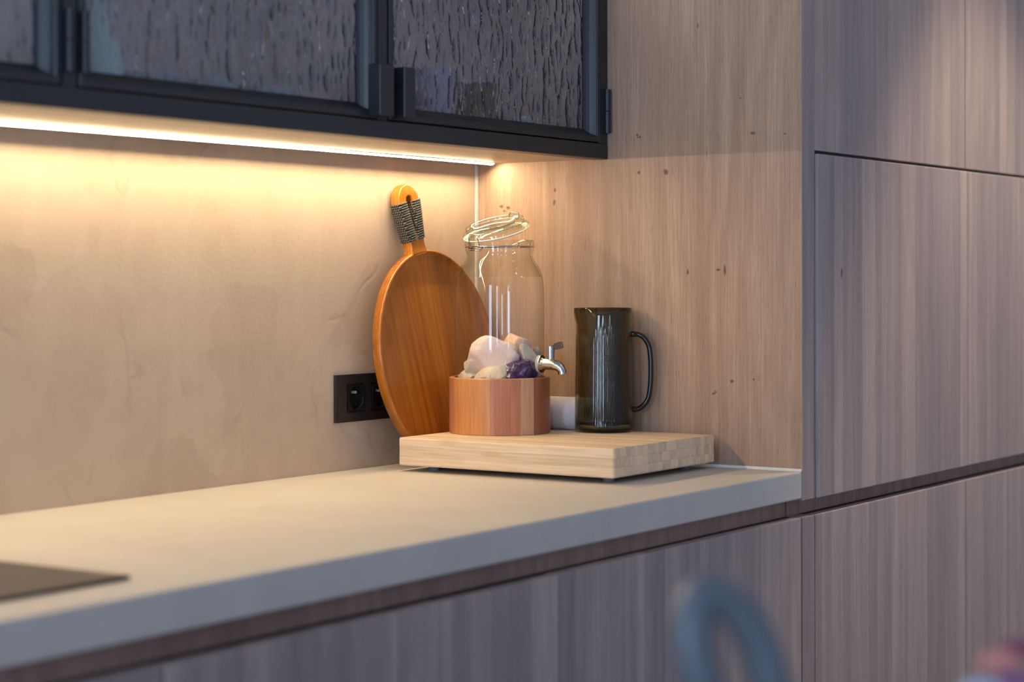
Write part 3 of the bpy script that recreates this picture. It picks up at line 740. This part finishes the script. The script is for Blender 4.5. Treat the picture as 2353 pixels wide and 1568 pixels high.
def rock(px_off, depth, zc, sx, sz, sd_, m, label, seed, jag=.22, facets=0, rz=0.):
    """px_off: metres right of the jar axis, depth: metres toward the camera"""
    c = Vector((SC.x, SC.y, 0)) + R_ * px_off - D_ * depth; c.z = JB.z + zc
    bm = bmesh.new(); bmesh.ops.create_icosphere(bm, subdivisions=4 if not facets else 3, radius=1.)
    rr = random.Random(seed)
    planes = [(Vector((rr.gauss(0, 1), rr.gauss(0, 1), rr.gauss(0, 1))).normalized(), rr.uniform(.62, .9)) for _ in range(11)]
    off = Vector((seed * 3.1, seed * 1.7, 0))
    for v in bm.verts:
        p = v.co.copy(); k = 1 + jag * noise.noise(p * 1.6 + off) + jag * .35 * noise.noise(p * 5 + off)
        p *= k
        for pn, pd in planes:
            dd = p.dot(pn) - pd
            if dd > 0: p -= pn * dd * .92
        v.co = p
    Mx = Matrix.Rotation(rz, 3, D_)
    for v in bm.verts:
        p = Mx @ (R_ * v.co.x * sx + D_ * v.co.y * sd_ + U_ * v.co.z * sz)
        if c.z + p.z < JB.z + .0006: p.z = JB.z + .0006 - c.z
        q = Vector((c.x - SC.x + p.x, c.y - SC.y + p.y, 0))
        if q.length > .0735:
            q *= .0735 / q.length; p.x = q.x + SC.x - c.x; p.y = q.y + SC.y - c.y
        v.co = p
    o = obj('crystal', bm, M[m], None, smooth=24 if facets else 32, loc=c); tag(o, label, 'crystal', 'crystals in the glass dispenser'); return o
mp_ = 3.43 / 4610
rock((1135 - 1147) * mp_, .018, .040, .046, .037, .030, 'rose', 'largest pale pink quartz lump on top of the pile in the dispenser', 3, .2, rz=.35)
rock((1186 - 1147) * mp_, -.014, .056, .025, .032, .022, 'peach', 'peach coloured quartz behind the largest pink lump', 8, .2)
rock((1193 - 1147) * mp_, .030, .0190, .037, .028, .026, 'amethyst', 'dark purple amethyst in the pile, beside the steel tap', 5, .3, facets=1)
rock((1212 - 1147) * mp_, .014, .042, .0155, .026, .015, 'greyrock', 'grey rock rising above the purple amethyst', 12, .3, rz=-.3)
rock((1096 - 1147) * mp_, .006, .026, .024, .034, .022, 'clearq', 'milky knobbly quartz at the left below the largest pink lump', 21, .35, facets=1)
rock((1140 - 1147) * mp_, .040, .012, .036, .018, .020, 'clearq', 'milky quartz chip at the front between the pink lump and the amethyst', 33, .3, facets=1)
rock((1080 - 1147) * mp_, .008, .008, .026, .015, .020, 'clearq', 'flat translucent chip at the far left of the pile', 41, .3, facets=1)
rock((1231 - 1147) * mp_, -.024, .046, .011, .013, .011, 'greyrock', 'small pale stone showing just behind the tap washer', 52, .2)
rock((1231 - 1147) * mp_, -.012, .014, .014, .016, .016, 'rose', 'small pink stone low between the amethyst and the far glass', 61, .2)

# ============================================================ SMOKED JUG
JG = Vector((-.0575, -.3045, .976))
jg = thing('jug', JG, 'tall ribbed smoked glass jug with a black handle on the cutting block', 'jug')
H = .2125; NR = 84
def rj(z): return .0478 + (.0512 - .0478) * (1 - z / H) * 1.0
def ribs(a, r, z):
    if z > H - .033 or z < .010: k = 0
    else: k = min(1, (H - .033 - z) / .012, (z - .010) / .006)
    return .00015 * k * math.cos(a * NR)
bm = bmesh.new()
outer = [(0, .0006), (.042, .0002), (.0475, .0015), (.0505, .0050), (.0512, .0095)] + [(rj(z), z) for z in [.012 + (H - .015) * i / 16 for i in range(17)]]
outer[-1] = (rj(H) - .0002, H - .001)
inner = [(rj(H) - .0012, H), (rj(H) - .0024, H - .001)] + [(rj(z) - .0028, z) for z in [H - .01 - (H - .03) * i / 10 for i in range(11)]] + [(.044, .0085), (.036, .0062), (0, .0062)]
nn = NR * 6
lathe(bm, outer + inner, nn, radial=lambda a, r, z: ribs(a, r, z) if r > .0485 or (z > .02 and r > rj(z) - .001) else 0)
# pulled spout on the side away from the handle
hx_dir = (R_ * .995 + toward * .10).normalized(); sp_dir = -hx_dir
for v in bm.verts:
    if v.co.z > H - .022:
        a = Vector((v.co.x, v.co.y, 0))
        if a.length > .03:
            cs = a.normalized().dot(sp_dir)
            if cs > .90:
                k = ((cs - .90) / .10) ** 1.5; zz = (v.co.z - (H - .022)) / .022
                v.co += sp_dir * .006 * k * math.sin(min(1, zz) * PI * .75)
obj('body', bm, M['smoke'], jg, smooth=60, label='ribbed smoked glass body')
bm = bmesh.new()
zt = 1.2396 + (639.9 - 769) / 4610 * 3.43 - JG.z; zb = 1.2396 + (639.9 - 943) / 4610 * 3.43 - JG.z
hl = [(.0490, zt), (.062, zt - .0005), (.072, zt - .006), (.0805, zt - .020), (.0835, zt - .040), (.0842, zt - .065), (.0830, zt - .090), (.0795, zt - .110), (.072, zb + .008), (.062, zb + .001), (.0500, zb)]
hpts = spline([hx_dir * (x - .004) + U_ * z for x, z in hl], 5)
tube(bm, hpts, [.0050 if i < 4 or i > len(hpts) - 5 else .0045 for i in range(len(hpts))], 14)
obj('handle', bm, M['smoke_dark'], jg, smooth=180, label='dark smoked glass loop handle')

# ============================================================ PAPER ROLL
M['paper'] = None
t = NT('kitchen_paper'); f = t.voro(t.coords(), 210, 'F1', 'Distance'); t.base((.80, .78, .80)); t.set(Roughness=.9); t.bump(f, .6, .0012); M['paper'] = t.m
M['card'] = simple('card_core', (.40, .30, .20), .8)
pr = thing('paper_roll', (-.0545, -.1790, .976), 'white kitchen paper roll lying between the wooden stand and the jug', 'paper roll')
bm = bmesh.new(); lathe(bm, [(.017, -.0935), (.0275, -.0935), (.0285, -.0925), (.0285, .0925), (.0275, .0935), (.017, .0935)], 64, closed=True)
bmesh.ops.rotate(bm, verts=bm.verts, matrix=Matrix.Rotation(PI / 2, 3, 'X')); bmesh.ops.translate(bm, verts=bm.verts, vec=(0, 0, .0286))
obj('paper', bm, M['paper'], pr, smooth=40)
bm = bmesh.new(); lathe(bm, [(.0158, -.0935), (.0169, -.0935), (.0169, .0935), (.0158, .0935)], 48, closed=True)
bmesh.ops.rotate(bm, verts=bm.verts, matrix=Matrix.Rotation(PI / 2, 3, 'X')); bmesh.ops.translate(bm, verts=bm.verts, vec=(0, 0, .0286))
obj('core', bm, M['card'], pr, smooth=40, label='cardboard core')

# ============================================================ ISLAND IN THE FOREGROUND (its things are out of focus)
isl = thing('kitchen_island', (-2.6, -1.98, 0), 'kitchen island in the foreground carrying the ring ornament and the flowers', 'island')
obj('island_top', BX(-.96, .96, -.58, .58, .875, .92, .003), M['worktop'], isl)
obj('body', BX(-.93, .93, -.55, .55, .1, .8748), M['oak_dark'], isl)
for i in range(3): obj('door', BX(-.93 + .62 * i + .0015, -.31 + .62 * i - .0015, .551, .570, .102, .844, .001), M['oak_door'], isl)
obj('plinth', BX(-.88, .88, -.5, .5, 0, .0998), M['oak_dark'], isl)
# blue-grey ring ornament
tR = 1.299
def at(px, py, t_): return CP + D_ * t_ + R_ * ((px - 1176.5) / FPX * t_) - U_ * ((py - 639.88) / FPX * t_)
rc = at(1683, 1552, tR); sc_ = tR / FPX; ea, eb, tr_ = 188 * sc_, 78 * sc_, 49 * sc_
thr = math.radians(20)
maj = (R_ * math.sin(thr) - U_ * math.cos(thr)); mnr = (R_ * math.cos(thr) + U_ * math.sin(thr))
bm = bmesh.new()
pts = [maj * ea * math.cos(a) + mnr * eb * math.sin(a) + D_ * .010 * math.sin(a) for a in [2 * PI * i / 96 for i in range(96)]]
tube(bm, pts, tr_, 28, closed=True)
zmin = min(v.co.z for v in bm.verts)
ro = obj('ring_ornament', bm, M['grey_ceramic'], None, smooth=180, loc=(rc.x, rc.y, .9202 - zmin))
tag(ro, 'out-of-focus blue-grey oval ring ornament in the foreground at the bottom of the photo', 'ornament')
# flowers in a low vase
fv = at(2352, 1600, 1.31); fv.z = .92
M['vase'] = simple('pale_vase', (.55, .58, .62), .4)
bm = bmesh.new(); lathe(bm, [(0, 0), (.024, 0), (.032, .012), (.033, .026), (.025, .042), (.022, .047), (.0195, .047), (.022, .040), (.029, .026), (.028, .013), (0, .004)], 40)
tag(obj('vase', bm, M['vase'], None, smooth=50, loc=fv), 'low pale vase holding the blurred flowers at the bottom right corner', 'vase')
M['stem'] = simple('flower_stem', (.10, .18, .06), .6)
def petal(bm, c, az, tiltp, ln, wd):
    ax = Vector((math.cos(az), math.sin(az), 0)); ay = Vector((-math.sin(az), math.cos(az), 0)); rows = []
    for i in range(6):
        u = i / 5; an = tiltp * (1 - .55 * u) ; rad = ln * u * math.cos(an) ; zz = ln * u * math.sin(an)
        wv_ = wd * math.sin(min(1, .12 + u * .95) * PI * .86) + .0008
        row = []
        for j in range(5):
            s_ = j / 4 * 2 - 1
            p = ax * (rad - .25 * wd * s_ * s_) + ay * s_ * wv_ + Vector((0, 0, zz + .22 * wd * s_ * s_))
            row.append(bm.verts.new(c + p))
        rows.append(row)
    for A, B in zip(rows, rows[1:]):
        for j in range(4): bm.faces.new((A[j], A[j + 1], B[j + 1], B[j]))
def flower(px, py, t_, rad, col, label, seed):
    c = at(px, py, t_); m = simple('petal_' + str(seed), col, .6, vary=.12, scale=200)
    root = thing('flower', (c.x, c.y, c.z - rad * .6), label, 'flower', 'blurred flowers in the vase')
    rr = random.Random(seed); k = 0
    for ring, (n_, tl) in enumerate(((4, 1.45), (6, 1.15), (7, .75), (7, .35))):
        for i in range(n_):
            bm = bmesh.new(); petal(bm, Vector((0, 0, 0)), 2 * PI * i / n_ + ring * .4 + rr.uniform(-.1, .1), tl, rad * (1.05 + .08 * ring), rad * .52)
            o = obj('petal', bm, m, root, smooth=180)
            md = o.modifiers.new('s', 'SOLIDIFY'); md.thickness = .0006
    bm = bmesh.new(); b0 = Vector((fv.x - c.x, fv.y - c.y, .006 + fv.z - (c.z - rad * .6)))
    tgt = b0 + Vector((0, 0, .040)); 
    tube(bm, spline([b0 + (Vector((0, 0, 0)) - b0) * .0, b0 + Vector((0, 0, .040)) + (Vector((0, 0, 0)) - tgt) * .1, Vector((0, 0, 0))], 5), .0012, 6)
    obj('stem', bm, M['stem'], root, smooth=180)
flower(2303, 1512, 1.300, .0130, (.80, .38, .34), 'small salmon pink bloom, leftmost of the blurred flowers', 1)
flower(2352, 1482, 1.345, .0150, (.34, .11, .20), 'dark mauve bloom at the right edge above the salmon pink one', 2)
flower(2340, 1556, 1.285, .0140, (.44, .22, .40), 'purple bloom below the salmon pink one in the bottom right corner', 3)
flower(2258, 1578, 1.280, .0130, (.60, .68, .85), 'pale blue bloom cut by the bottom edge of the photo', 4)
